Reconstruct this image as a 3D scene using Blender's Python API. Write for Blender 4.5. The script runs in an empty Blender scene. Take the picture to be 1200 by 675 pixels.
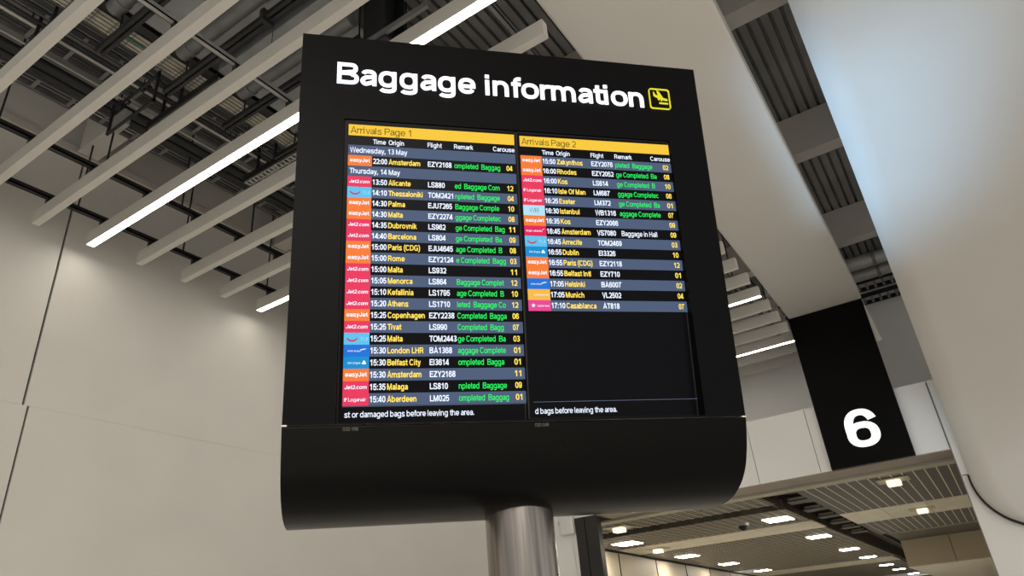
import bpy, bmesh, math, random
from mathutils import Vector, Matrix
random.seed(7)
SC = bpy.context.scene
COL = SC.collection
PI = math.pi

# ------------------------------------------------------------------ materials
def lin(c):
    c /= 255.0
    return c/12.92 if c <= 0.04045 else ((c+0.055)/1.055)**2.4
def rgb(r, g, b): return (lin(r), lin(g), lin(b), 1)

def mat(name, col, rough=0.6, metal=0.0, noise=0.05, scale=6.0, emit=0.0, spec=0.5, bump=0.0, coat=0.0, aniso=None):
    m = bpy.data.materials.new(name); m.use_nodes = True
    nt = m.node_tree; nt.nodes.clear()
    out = nt.nodes.new('ShaderNodeOutputMaterial')
    b = nt.nodes.new('ShaderNodeBsdfPrincipled')
    nt.links.new(b.outputs[0], out.inputs[0])
    b.inputs['Roughness'].default_value = rough
    b.inputs['Metallic'].default_value = metal
    b.inputs['Specular IOR Level'].default_value = spec
    b.inputs['Coat Weight'].default_value = coat
    tc = nt.nodes.new('ShaderNodeTexCoord')
    n = nt.nodes.new('ShaderNodeTexNoise'); n.inputs['Scale'].default_value = scale
    n.inputs['Detail'].default_value = 4
    src = tc.outputs['Object']
    if aniso:
        mp = nt.nodes.new('ShaderNodeMapping'); mp.inputs['Scale'].default_value = aniso
        nt.links.new(src, mp.inputs[0]); src = mp.outputs[0]
    nt.links.new(src, n.inputs['Vector'])
    r = nt.nodes.new('ShaderNodeValToRGB')
    r.color_ramp.elements[0].position = 0.3; r.color_ramp.elements[1].position = 0.7
    r.color_ramp.elements[0].color = tuple(c*(1-noise) for c in col[:3])+(1,)
    r.color_ramp.elements[1].color = tuple(min(1, c*(1+noise)) for c in col[:3])+(1,)
    nt.links.new(n.outputs[0], r.inputs[0])
    nt.links.new(r.outputs[0], b.inputs['Base Color'])
    if emit > 0:
        nt.links.new(r.outputs[0], b.inputs['Emission Color'])
        b.inputs['Emission Strength'].default_value = emit
    if bump > 0:
        bp = nt.nodes.new('ShaderNodeBump'); bp.inputs['Strength'].default_value = bump
        bp.inputs['Distance'].default_value = 0.01
        nt.links.new(n.outputs[0], bp.inputs['Height']); nt.links.new(bp.outputs[0], b.inputs['Normal'])
    return m

M = {}
M['wall'] = mat('warm_white_wall_panel', (0.65, 0.625, 0.575, 1), 0.55, noise=0.03, scale=1.5)
M['wall_cool'] = mat('white_fascia_panel', (0.82, 0.81, 0.785, 1), 0.45, noise=0.02, scale=1.5)
M['wall_grey'] = mat('grey_plaster', (0.42, 0.42, 0.42, 1), 0.8, noise=0.05, scale=2)
M['joint'] = mat('joint_black', (0.012, 0.012, 0.012, 1), 0.8)
M['baffle'] = mat('baffle_paint', (0.60, 0.575, 0.53, 1), 0.5, noise=0.03, scale=3)
M['ribbon'] = mat('ribbon_white', (0.64, 0.615, 0.575, 1), 0.34, noise=0.015, scale=1.2, spec=0.4)
M['led'] = mat('led_diffuser', (1.0, 0.93, 0.83, 1), 0.5, noise=0.01, emit=18.0)
M['deck'] = mat('dark_deck_metal', (0.22, 0.215, 0.21, 1), 0.6, noise=0.2, scale=2)
M['boxbeam'] = mat('roof_beam_paint', (0.57, 0.54, 0.50, 1), 0.7, noise=0.05, scale=2)
M['trim_pale'] = mat('pale_trim', (0.50, 0.465, 0.42, 1), 0.6)
M['steel_dark'] = mat('dark_steel', (0.028, 0.028, 0.03, 1), 0.45, metal=0.3, noise=0.2)
M['steel_mid'] = mat('grey_galvanised', (0.20, 0.20, 0.205, 1), 0.5, metal=0.3, noise=0.2, scale=4)
M['steel_pale'] = mat('pale_galvanised', (0.42, 0.42, 0.41, 1), 0.45, metal=0.4, noise=0.1)
M['duct'] = mat('grey_duct_lagging', (0.34, 0.35, 0.36, 1), 0.7, noise=0.15, scale=3)
M['cable'] = mat('cable_black', (0.05, 0.05, 0.05, 1), 0.6)
M['cable_pale'] = mat('cable_cream', (0.62, 0.58, 0.48, 1), 0.7, noise=0.25, scale=9)
M['black'] = mat('sign_black_satin', (0.0030, 0.0029, 0.0036, 1), 0.42, noise=0.05, spec=0.07)
M['shroud'] = mat('shroud_black_gloss', (0.0026, 0.0024, 0.0023, 1), 0.26, noise=0.05, spec=0.09)
M['screen'] = mat('screen_glass', (0.0030, 0.0031, 0.0044, 1), 0.3, noise=0.02, spec=0.06, emit=0.25)
M['gap'] = mat('screen_gap_black', (0.003, 0.003, 0.003, 1), 0.7)
M['panel6'] = mat('panel_black', (0.0030, 0.0028, 0.0028, 1), 0.5, noise=0.05, spec=0.08)
def brushed():
    m = mat('brushed_stainless', (0.27, 0.245, 0.225, 1), 0.24, metal=1.0, noise=0.30, scale=3.0, aniso=(14, 14, 0.6))
    return m
M['steel'] = brushed()
def em(name, r, g, b, s=1.0):
    m = mat(name, rgb(r, g, b), 0.5, noise=0.004, emit=s, spec=0.1)
    b_ = [n for n in m.node_tree.nodes if n.type == 'BSDF_PRINCIPLED'][0]      # behind dark display glass: no diffuse colour of its own
    for l in list(b_.inputs['Base Color'].links): m.node_tree.links.remove(l)
    b_.inputs['Base Color'].default_value = (0.006, 0.006, 0.007, 1)
    return m
M['e_title'] = em('lit_white_letters', 248, 249, 255, 1.6)
M['e_yellow_sym'] = em('lit_yellow_symbol', 236, 226, 40, 1.0)
M['e_num'] = em('lit_white_numeral', 250, 248, 244, 1.5)
M['e_head'] = em('lcd_header_yellow', 255, 206, 58, 0.95)
M['e_headtxt'] = em('lcd_header_text', 104, 84, 22, 0.5)
M['e_white'] = em('lcd_white', 228, 236, 252, 1.25)
M['e_yel'] = em('lcd_yellow', 255, 222, 88, 1.2)
M['e_grn'] = em('lcd_green', 24, 232, 92, 1.2)
M['e_blue'] = em('lcd_row_blue', 82, 99, 130, 0.85)
M['e_orange'] = em('lcd_badge_orange', 255, 128, 50, 0.95)
M['e_red'] = em('lcd_badge_red', 240, 55, 95, 0.95)
M['e_pink'] = em('lcd_badge_pink', 240, 70, 150, 0.95)
M['e_crim'] = em('lcd_badge_crimson', 235, 30, 95, 0.95)
M['e_cyan'] = em('lcd_badge_cyan', 96, 200, 244, 0.95)
M['e_ba'] = em('lcd_badge_blue', 20, 118, 222, 0.95)
M['e_teal'] = em('lcd_badge_teal', 0, 146, 214, 0.95)
M['e_pale'] = em('lcd_badge_pale', 186, 232, 252, 0.95)
M['e_gold'] = em('lcd_badge_gold', 255, 190, 70, 0.95)
M['e_smile'] = em('lcd_logo_red', 205, 60, 110, 0.9)
M['e_dkblue'] = em('lcd_logo_darkblue', 70, 105, 150, 0.8)
M['e_line'] = em('lcd_thin_line', 120, 130, 155, 0.8)
M['label'] = mat('asset_label_print', (0.16, 0.155, 0.15, 1), 0.6)
M['clip'] = mat('seam_light_white', (0.75, 0.72, 0.66, 1), 0.4)  # white painted for light showing through the seam gap
M['floor'] = mat('pale_floor', (0.68, 0.66, 0.62, 1), 0.35, noise=0.06, scale=1.5)
M['bronze'] = mat('lintel_soffit_bronze', (0.30, 0.245, 0.19, 1), 0.45, noise=0.08, scale=2)
M['cream'] = mat('cream_ceiling', (0.52, 0.47, 0.37, 1), 0.5, noise=0.05, scale=2)
M['plank'] = mat('hall_dark_plank', (0.085, 0.074, 0.062, 1), 0.5, metal=0.1, noise=0.1)
M['grille'] = mat('hall_grille_metal', (0.33, 0.295, 0.235, 1), 0.45, metal=0.1, noise=0.15)
M['hall_tile'] = mat('hall_metal_tile', (0.85, 0.79, 0.66, 1), 0.4, noise=0.10, scale=3)
M['hall_wall'] = mat('hall_beige_wall', (0.55, 0.47, 0.34, 1), 0.5, noise=0.03, scale=1)
M['void'] = mat('ceiling_void', (0.10, 0.088, 0.07, 1), 0.8, noise=0.4, scale=5)
M['hall_led'] = mat('hall_led_panel', (1.0, 0.94, 0.82, 1), 0.5, noise=0.01, emit=48.0)
M['hall_lamp'] = mat('hall_lamp_glow', (1.0, 0.88, 0.64, 1), 0.5, noise=0.02, emit=1.25)
M['plastic'] = mat('white_plastic', (0.72, 0.71, 0.69, 1), 0.4)
M['jamb'] = mat('door_jamb_black', (0.02, 0.018, 0.017, 1), 0.35, noise=0.1)
M['red'] = mat('red_bulb', (0.45, 0.04, 0.02, 1), 0.4)
M['green'] = mat('green_tag', (0.01, 0.16, 0.09, 1), 0.5)

# ------------------------------------------------------------------ mesh helper
class MB:
    """collects shapes with material slots and links them as one mesh object"""
    def __init__(self): self.v = []; self.f = []; self.mi = []; self.sm = []; self.cur = 0; self.mats = []
    def use(self, m):
        if m not in self.mats: self.mats.append(m)
        self.cur = self.mats.index(m); return self
    def poly(self, pts, smooth=False):
        i = len(self.v); self.v += [tuple(p) for p in pts]
        self.f.append(tuple(range(i, i+len(pts)))); self.mi.append(self.cur); self.sm.append(smooth)
    def mesh(self, verts, faces, smooth=False):
        i = len(self.v); self.v += [tuple(p) for p in verts]
        for f in faces:
            self.f.append(tuple(a+i for a in f)); self.mi.append(self.cur); self.sm.append(smooth)
    def box(self, x0, x1, y0, y1, z0, z1, T=None):
        vs = [Vector((x, y, z)) for x in (x0, x1) for y in (y0, y1) for z in (z0, z1)]
        if T: vs = [T @ p for p in vs]
        self.mesh(vs, [(0,1,3,2),(4,6,7,5),(0,4,5,1),(2,3,7,6),(0,2,6,4),(1,5,7,3)])
    def tube(self, a, b, r, n=10, caps=True):
        a = Vector(a); b = Vector(b); d = (b-a).normalized()
        u = d.orthogonal().normalized(); w = d.cross(u)
        vs = []
        for i in range(n):
            t = 2*PI*i/n; o = u*math.cos(t)*r + w*math.sin(t)*r
            vs += [a+o, b+o]
        self.mesh(vs, [(2*i, 2*i+1, (2*i+3) % (2*n), (2*i+2) % (2*n)) for i in range(n)], True)
        if caps:
            self.poly([vs[2*i] for i in reversed(range(n))]); self.poly([vs[2*i+1] for i in range(n)])
    def prism(self, prof, x0, x1, axis='x', smooth=()):
        """closed profile of (a,b) pairs extruded along an axis; smooth = set of edge indexes shaded smooth"""
        n = len(prof)
        def P(a, b, x): return (x, a, b) if axis == 'x' else (a, x, b) if axis == 'y' else (a, b, x)
        for i in range(n):
            p, q = prof[i], prof[(i+1) % n]
            pass
        i0 = len(self.v)
        for x in (x0, x1): self.v += [P(a, b, x) for a, b in prof]
        for i in range(n):
            j = (i+1) % n
            self.f.append((i0+i, i0+j, i0+n+j, i0+n+i)); self.mi.append(self.cur); self.sm.append(i in smooth)
        self.poly([P(a, b, x0) for a, b in prof]); self.poly([P(a, b, x1) for a, b in reversed(prof)])
    def build(self, name, material=None, parent=None, bevel=0.0, loc=None):
        me = bpy.data.meshes.new(name); me.from_pydata(self.v, [], self.f)
        ms = self.mats or [material]
        for m in ms: me.materials.append(M[m] if isinstance(m, str) else m)
        me.polygons.foreach_set('material_index', self.mi if self.mats else [0]*len(self.f))
        me.polygons.foreach_set('use_smooth', self.sm)
        bm = bmesh.new(); bm.from_mesh(me); bmesh.ops.recalc_face_normals(bm, faces=bm.faces); bm.to_mesh(me); bm.free()
        me.update()
        o = bpy.data.objects.new(name, me); COL.objects.link(o)
        if parent: o.parent = parent
        if loc: o.location = loc
        if bevel > 0:
            b = o.modifiers.new('bevel', 'BEVEL'); b.width = bevel; b.segments = 2; b.limit_method = 'ANGLE'; b.angle_limit = 0.6
        return o

def tag(o, label=None, cat=None, group=None, kind=None):
    if label: o['label'] = label
    if cat: o['category'] = cat
    if group: o['group'] = group
    if kind: o['kind'] = kind
    return o
def empty(name, loc, rz=0.0):
    o = bpy.data.objects.new(name, None); COL.objects.link(o); o.location = loc; o.rotation_euler = (0, 0, rz)
    o.empty_display_size = 0.2
    return o
def struct(mb, name, m=None, bevel=0.0): return tag(mb.build(name, m, bevel=bevel), kind='structure')

# ------------------------------------------------------------------ text
# a bold grotesque drawn with strokes: every letter is a set of centre lines swept to a stroke of width t (cap height = 1)
def arc(cx, cy, rx, ry, a0, a1, n=14, e=2.35):
    out = []
    for i in range(n+1):
        a = math.radians(a0+(a1-a0)*i/n); c, s = math.cos(a), math.sin(a)
        out.append((cx+rx*math.copysign(abs(c)**(2/e), c), cy+ry*math.copysign(abs(s)**(2/e), s)))
    return out
def loop(cx, cy, rx, ry, n=28): return arc(cx, cy, rx, ry, 0, 360, n)[:-1]+['closed']
def spline(pts, n=7):
    out = []
    for i in range(len(pts)-1):
        p0, p1, p2, p3 = pts[max(0, i-1)], pts[i], pts[i+1], pts[min(len(pts)-1, i+2)]
        for k in range(n):
            t = k/n
            out.append(tuple(0.5*(2*b+(c-a)*t+(2*a-5*b+4*c-d)*t*t+(3*b-a-3*c+d)*t**3) for a, b, c, d in zip(p0, p1, p2, p3)))
    return out+[pts[-1]]
def letter(ch, t):
    h = t/2; v = h*0.86; X = 0.735; O = 0.012           # half strokes, x-height, overshoot
    def arch(x0, x1): 
        ry = 0.30; cy = X+O-v-ry
        return arc((x0+x1)/2, cy, (x1-x0)/2, ry, 180, 0)+[(x1, 0)]
    S = []
    if ch == ' ': return 0.36, []
    if ch == 'a':
        W = 0.68; xs = W-0.02-h
        return W+.06, [arc((h+.02+xs)/2, X+O-v-.19, (xs-h-.02)/2, .19, 158, 0)+[(xs, 0)],
                       [(xs, X*.60)]+spline([(xs, X*.60-.01), (xs-.10, X*.555), (h+.12, X*.50), (h, .21), (h+.10, v), (h+.24, v+.02), (xs, .20)], 6)]
    if ch in 'bpdqg':
        W = 0.74; r = (W-2*h)/2
        L_ = [loop(W/2, X/2, r, X/2+O-v)]
        if ch == 'b': L_.append([(h, 0), (h, 1)])
        if ch == 'p': L_.append([(h, -.27), (h, X)])
        if ch == 'd': L_.append([(W-h, 0), (W-h, 1)])
        if ch == 'q': L_.append([(W-h, -.27), (W-h, X)])
        if ch == 'g': L_.append([(W-h, X), (W-h, -.05)]+arc(W/2, -.06, r, .225-v, 0, -155)[1:])
        return W+.13, L_
    if ch == 'c': return .76, [arc(.36, X/2, .36-h, X/2+O-v, 38, 322, 24)]
    if ch == 'e': return .80, [[(h+.01, X/2-.02), (.74-h, X/2-.02)]+arc(.37, X/2, .37-h, X/2+O-v, 0, 325, 26)]
    if ch == 'f': return .44, [[(.09+h, 0), (.09+h, .78)]+arc(.09+h+.20, .78, .20, .225-v, 180, 95)[1:]+[(.43, 1.0-v)], [(0, X-v), (.42, X-v)]]
    if ch == 't': return .47, [[(.09+h, .94), (.09+h, .20)]+arc(.09+h+.18, .20, .18, .20-v, 180, 268)[1:]+[(.43, v)], [(0, X-v), (.43, X-v)]]
    if ch in 'hn': return .83, [[(h, 0), (h, 1 if ch == 'h' else X)], arch(h, .70-h)]
    if ch == 'm': return 1.24, [[(h, 0), (h, X)], arch(h, .555), arch(.555, 1.11-h)]
    if ch == 'r': return .50, [[(h, 0), (h, X)], arc(h+.30, X-v-.30+.005, .30, .30, 180, 92)+[(.46, X-v+.005)]]
    if ch == 'u': return .83, [[(.70-h, 0), (.70-h, X)], [(h, X), (h, .30)]+arc(.35, .30, .35-h, .30+O-v, 180, 360)[1:]]
    if ch == 'i': return .33, [[(h, 0), (h, X)], [(h, .84), (h, 1.0)]]
    if ch == 'j': return .34, [[(h+.03, X), (h+.03, -.12), (h-.08, -.24)], [(h+.03, .84), (h+.03, 1)]]
    if ch in 'lI': return .33, [[(h, 0), (h, 1)]]
    if ch == 'k': return .76, [[(h, 0), (h, 1)], [(.62-h, X), (h, .30)], [(.26, .45), (.70-h, 0)]]
    if ch == 'o': return .85, [loop(.39, X/2, .39-h, X/2+O-v)]
    if ch == 's': return .74, [spline([(.64-h*.6, .53), (.52, .66), (.34, X+O-v), (.12, .63), (h+.02, .53), (.16, .42), (.46, .33), (.66-h, .20), (.56, .075), (.34, v-O), (.12, .08), (h*.6, .22)], 5)]
    if ch == 'v': return .72, [[(h*.95, X), (.34, 0), (.68-h*.95, X)]]
    if ch == 'w': return 1.06, [[(h*.9, X), (.27, 0), (.51, X), (.75, 0), (1.02-h*.9, X)]]
    if ch == 'x': return .72, [[(h, X), (.68-h, 0)], [(.68-h, X), (h, 0)]]
    if ch == 'y': return .72, [[(h*.95, X), (.35, .02)], [(.68-h*.95, X), (.33, -.10), (.22, -.25+v), (.06, -.25+v)]]
    if ch == 'z': return .66, [[(.03, X-v), (.55, X-v), (.06, v), (.61, v)]]
    if ch == 'A': return .98, [[(h*.95, 0), (.46, 1), (.92-h*.95, 0)], [(.2, .29), (.72, .29)]]
    if ch == 'B': return .94, [[(h, 0), (h, 1)], [(h, 1-v), (.52, 1-v)]+arc(.55, .755, .26-h+.02, .245-v, 90, -90)[1:]+[(h, .51)], [(h, .51), (.55, .51)]+arc(.56, .265, .31-h+.01, .255-v+.01, 90, -90)[1:]+[(h, v)]]
    if ch in 'CG':
        L_ = [arc(.46, .5, .46-h, .5+O-v, 35, 325 if ch == 'C' else 335, 26)]
        if ch == 'G': L_.append([(.50, .44), (.89-h, .44), (.89-h, 0.02)])
        return .99, L_
    if ch == 'D': return .96, [[(h, 0), (h, 1)], [(h, 1-v), (.38, 1-v)]+arc(.38, .5, .50-h, .5-v, 90, -90, 18)[1:]+[(h, v)]]
    if ch == 'E': return .84, [[(h, 0), (h, 1)], [(h, 1-v), (.75, 1-v)], [(h, .52), (.71, .52)], [(h, v), (.77, v)]]
    if ch == 'F': return .78, [[(h, 0), (h, 1)], [(h, 1-v), (.72, 1-v)], [(h, .50), (.66, .50)]]
    if ch == 'H': return .96, [[(h, 0), (h, 1)], [(.83-h, 0), (.83-h, 1)], [(h, .52), (.83-h, .52)]]
    if ch == 'J': return .72, [[(.61-h, 1), (.61-h, .28)]+arc(.305, .28, .305-h, .28+O-v, 0, -180)[1:]+[(h, .33)]]
    if ch == 'K': return .94, [[(h, 0), (h, 1)], [(.82-h, 1), (h, .37)], [(.33, .58), (.90-h, 0)]]
    if ch == 'L': return .76, [[(h, 1), (h, v), (.70, v)]]
    if ch == 'M': return 1.12, [[(h, 0), (h, 1)], [(1.0-h, 0), (1.0-h, 1)], [(h+.02, .98), (.5, .05), (.98-h, .98)]]
    if ch == 'O': return 1.04, [loop(.49, .5, .49-h, .5+O-v)]
    if ch in 'PR':
        L_ = [[(h, 0), (h, 1)], [(h, 1-v), (.50, 1-v)]+arc(.50, .71, .31-h, .29-v, 90, -90)[1:]+[(h, .42)]]
        if ch == 'R': L_.append(spline([(.46, .42), (.66, .36), (.71-h*.4, .20), (.76-h*.4, 0)], 4))
        return .88 if ch == 'P' else .96, L_
    if ch == 'S': return .90, [spline([(.77-h*.6, .70), (.68, .87), (.41, 1+O-v), (.14, .88), (h+.02, .73), (.16, .58), (.58, .44), (.81-h, .27), (.70, .10), (.41, v-O), (.12, .11), (h*.6, .32)], 6)]
    if ch == 'T': return .82, [[(.40, 0), (.40, 1)], [(0, 1-v), (.80, 1-v)]]
    if ch == 'U': return .95, [[(h, 1), (h, .36)]+arc(.41, .36, .41-h, .36+O-v, 180, 360)[1:]+[(.82-h, 1)]]
    if ch == 'V': return .90, [[(h*.95, 1), (.44, 0), (.88-h*.95, 1)]]
    if ch == 'W': return 1.30, [[(h*.9, 1), (.34, 0), (.64, 1), (.94, 0), (1.28-h*.9, 1)]]
    if ch == 'Y': return .88, [[(h, 1), (.43, .42), (.86-h, 1)], [(.43, .45), (.43, 0)]]
    if ch == 'Z': return .84, [[(.04, 1-v), (.68, 1-v), (.10, v), (.79, v)]]
    if ch == '0': return .76, [loop(.35, .5, .35-h, .5+O-v)]
    if ch == '1': return .76, [[(.42, 0), (.42, 1)], [(.10, .73), (.24, .76), (.40, .95)]]
    if ch == '2': return .76, [arc(.35, .68, .34-h, .32+O-v, 165, 10)+spline([(.69-h, .66), (.60, .50), (.30, .26), (h+.04, v)], 4)[1:]+[(.68, v)]]
    if ch == '3': return .76, [arc(.35, .745, .32-h, .255+O-v, 160, -88, 18)+[(.27, .51)], [(.27, .51)]+arc(.35, .265, .35-h, .255+O-v, 88, -165, 18)]
    if ch == '4': return .76, [[(.70, .245), (.05, .245), (.46, .97)], [(.50, 0), (.50, 1)]]
    if ch == '5': return .76, [[(.64, 1-v), (.17, 1-v), (.10, .46)]+arc(.34, .33, .35-h, .34+O-v, 140, -160, 20)]
    if ch in '69':
        L_ = [loop(.355, .325, .355-h, .325+O-v), arc(.37, .52, .37-h, .48+O-v, 22, 185, 18)+[(h+.005, .33)]]
        if ch == '9': L_ = [[p if p == 'closed' else (.71-p[0], 1-p[1]) for p in c] for c in L_]
        return .77, L_
    if ch == '7': return .76, [[(.03, 1-v), (.60, 1-v)]+spline([(.60, 1-v), (.42, .68), (.30, .36), (.25, 0)], 4)[1:]]
    if ch == '8': return .76, [loop(.35, .75, .32-h, .25+O-v), loop(.35, .265, .35-h, .265+O-v)]
    if ch == ':': return .36, [[(h+.03, .0), (h+.03, .20)], [(h+.03, .52), (h+.03, .72)]]
    if ch == '.': return .36, [[(h+.03, 0), (h+.03, .20)]]
    if ch == ',': return .36, [[(h+.03, .20), (h+.03, .03), (h-.03, -.16)]]
    if ch == '-': return .46, [[(.04, .37), (.38, .37)]]
    if ch == '(': return .42, [spline([(.36, 1.05), (.18, .78), (.12, .40), (.18, .04), (.36, -.24)], 5)]
    if ch == ')': return .42, [spline([(.04, 1.05), (.22, .78), (.28, .40), (.22, .04), (.04, -.24)], 5)]
    return .8, [loop(.35, X/2, .3, X/2-v)]
_tc = {}
def glyphs(s, t=0.17, extrude=0.0):
    key = (s, t, extrude)
    if key not in _tc:
        V_, F_ = [], []; x = 0.0; h, v = t/2, t/2*0.86
        for ch in s:
            adv, cs = letter(ch, t)
            for c in cs:
                closed = c[-1] == 'closed'
                p = [q for q in c if q != 'closed']
                p = [q for i, q in enumerate(p) if i == 0 or (abs(q[0]-p[i-1][0])+abs(q[1]-p[i-1][1])) > 1e-4]
                n = len(p); Lf, Rt = [], []
                for i in range(n):
                    a = Vector(p[i-1]) if (i or closed) else None
                    b = Vector(p[(i+1) % n]) if (i < n-1 or closed) else None
                    q = Vector(p[i])
                    e0 = (q-a).normalized() if a is not None else (b-q).normalized()
                    e1 = (b-q).normalized() if b is not None else e0
                    n0, n1 = Vector((-e0.y, e0.x)), Vector((-e1.y, e1.x))
                    m_ = (n0+n1); m_ = m_.normalized() if m_.length > 1e-3 else n0
                    k = 1/max(0.42, m_.dot(n0))
                    o_ = Vector((m_.x*h*k, m_.y*v*k))
                    Lf.append(q+o_); Rt.append(q-o_)
                i0 = len(V_)
                for a, b in zip(Lf, Rt): V_ += [(a.x+x, a.y, extrude), (b.x+x, b.y, extrude)]
                segs = range(n if closed else n-1)
                for i in segs:
                    j = (i+1) % n; F_.append((i0+2*i, i0+2*i+1, i0+2*j+1, i0+2*j))
                if extrude:
                    i1 = len(V_)
                    for a, b in zip(Lf, Rt): V_ += [(a.x+x, a.y, 0), (b.x+x, b.y, 0)]
                    for i in segs:
                        j = (i+1) % n
                        F_ += [(i0+2*i, i0+2*j, i1+2*j, i1+2*i), (i0+2*i+1, i1+2*i+1, i1+2*j+1, i0+2*j+1)]
                    if not closed:
                        F_ += [(i0, i1, i1+1, i0+1), (i0+2*n-2, i0+2*n-1, i1+2*n-1, i1+2*n-2)]
            x += adv
        _tc[key] = (V_, F_)
    return _tc[key]
def bounds(vs):
    xs = [v[0] for v in vs]; ys = [v[1] for v in vs]
    return min(xs), max(xs), min(ys), max(ys)
def put_text(mb, s, T, x, base, cap, width=None, xs=None, align='l', t=0.17, extrude=0.0, lift=0.0):
    """T maps (x, y, height above the surface) to local space"""
    vs, fs = glyphs(s, t, extrude)
    if not vs: return
    x0, x1, _, _ = bounds(vs)
    sx = width/(x1-x0) if width else cap*(xs or 1.0)
    ox = x - x0*sx if align == 'l' else x - x1*sx
    mb.mesh([T(ox+v[0]*sx, base+v[1]*cap, lift+v[2]*cap) for v in vs], fs)

# ------------------------------------------------------------------ camera
R = [[0.8314474803404207, 0.5496460934514273, -0.08114344945311505],
     [-0.3143208272261001, 0.34490240499194874, -0.8844460122600304],
     [-0.458145724641697, 0.7608754845468175, 0.45953345036915416]]
cam = bpy.data.cameras.new('camera'); co = bpy.data.objects.new('camera', cam); COL.objects.link(co)
mw = Matrix.Identity(4)
for i in range(3):
    mw[i][0] = R[0][i]; mw[i][1] = -R[1][i]; mw[i][2] = -R[2][i]
mw[2][3] = 1.6
co.matrix_world = mw
cam.sensor_width = 36.0; cam.lens = 814.44*36.0/1200.0; cam.clip_start = 0.05; cam.clip_end = 200
SC.camera = co

# ------------------------------------------------------------------ room shell
XW = -6.55; ZD = 6.93; YB = 10.5
m = MB(); m.box(-9.2, 7, -5, 48, -0.1, 0); struct(m, 'floor', 'floor')
# left wall: two tiers of panels with open black joints over a dark backing
m = MB()
m.use('joint'); m.box(XW-0.12, XW-0.03, -5, 12.4, 0, ZD)
m.use('wall')
for (y0, y1) in ((-5, 0.0), (0.012, 2.572), (2.592, 12.4)):
    m.box(XW-0.03, XW, y0, y1, 3.80, ZD)
for (y0, y1) in ((-5, 0.0), (0.012, 2.618), (2.636, 12.4)):
    m.box(XW-0.03, XW-0.003, y0, y1, 0, 3.80)
struct(m, 'wall_left')
m = MB(); m.box(XW, XW+0.10, -5, 12.2, 6.40, 6.47); struct(m, 'trim_1', 'trim_pale')
# far upper wall behind the baffles
m = MB(); m.box(XW, 5, 12.2, 12.35, 3.5, ZD); struct(m, 'wall_back', 'wall_cool')
# fascia over the opening, with panel joints
m = MB()
m.use('joint'); m.box(XW, 2.6, YB+0.03, YB+0.08, 3.43, 4.29)
m.use('wall_cool')
xs = [XW, -5.13, -4.18, -3.335, -2.49, -1.645, -0.80, -0.06]
for a, b in zip(xs, xs[1:]): m.box(a+0.004, b-0.004, YB, YB+0.03, 3.40, 4.31)
m.box(XW, -0.06, YB+0.03, YB+0.5, 4.29, 4.31)
struct(m, 'wall_far')
m = MB()
m.use('wall_cool'); m.box(XW, -5.53, YB, YB+0.4, 0, 3.398)
struct(m, 'wall_far_left')
# white pier closing the opening on the right
m = MB(); m.use('wall_cool')
m.box(-0.045, 2.6, YB-0.01, YB+0.5, 0, 3.055); m.box(-0.045, 2.6, YB-0.01, YB+0.5, 3.065, 4.31)
m.use('joint'); m.box(-0.04, 2.6, YB+0.0, YB+0.49, 3.055, 3.065); m.use('steel_mid'); m.box(-0.058, -0.045, YB, YB+0.45, 0, 4.30)
struct(m, 'wall_far_right')
# corrugated roof deck, ribs run down the hall
m = MB()
x = XW-0.1; prof = []
while x < 5.0:
    prof += [(x, ZD), (x+0.075, ZD), (x+0.080, ZD+0.06), (x+0.105, ZD+0.06)]; x += 0.11
prof2 = prof + [(x, ZD+0.15), (XW-0.1, ZD+0.15)]
n = len(prof)
for i in range(n-1):
    (a, za), (b, zb_) = prof[i], prof[i+1]
    m.poly([(a, -5, za), (b, -5, zb_), (b, 12.4, zb_), (a, 12.4, za)])
m.box(XW-0.1, 5, -5, 12.4, ZD+0.10, ZD+0.15)
struct(m, 'ceiling', 'deck')

ORD = ['first', 'second', 'third', 'fourth', 'fifth', 'sixth', 'seventh', 'eighth', 'ninth', 'tenth', 'eleventh', 'twelfth', 'thirteenth']

# ------------------------------------------------------------------ white box beams under the deck
bl = ['white box beam crossing the dark roof above the services by the left wall',
      'white box beam across the dark ribbed roof, uppermost in the gap right of the white ribbon',
      'white box beam across the roof gap, second down between the two white ribbons',
      'white box beam across the roof gap, third down and nearest the pipes']
for i, Y in enumerate((2.455, 4.886, 7.40, 9.98)):
    r = empty('roof_beam', (0, Y+0.1, 6.40))
    tag(r, bl[i], 'beam', 'white box beams under the roof deck')
    m = MB(); m.box(XW+0.12, 5, -0.09, 0.09, 0.02, ZD-6.40); m.build('web_box', 'boxbeam', r, bevel=0.006)
    m = MB(); m.box(XW+0.12, 5, -0.10, 0.10, 0.0, 0.02); m.build('bottom_flange', 'boxbeam', r)

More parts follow.
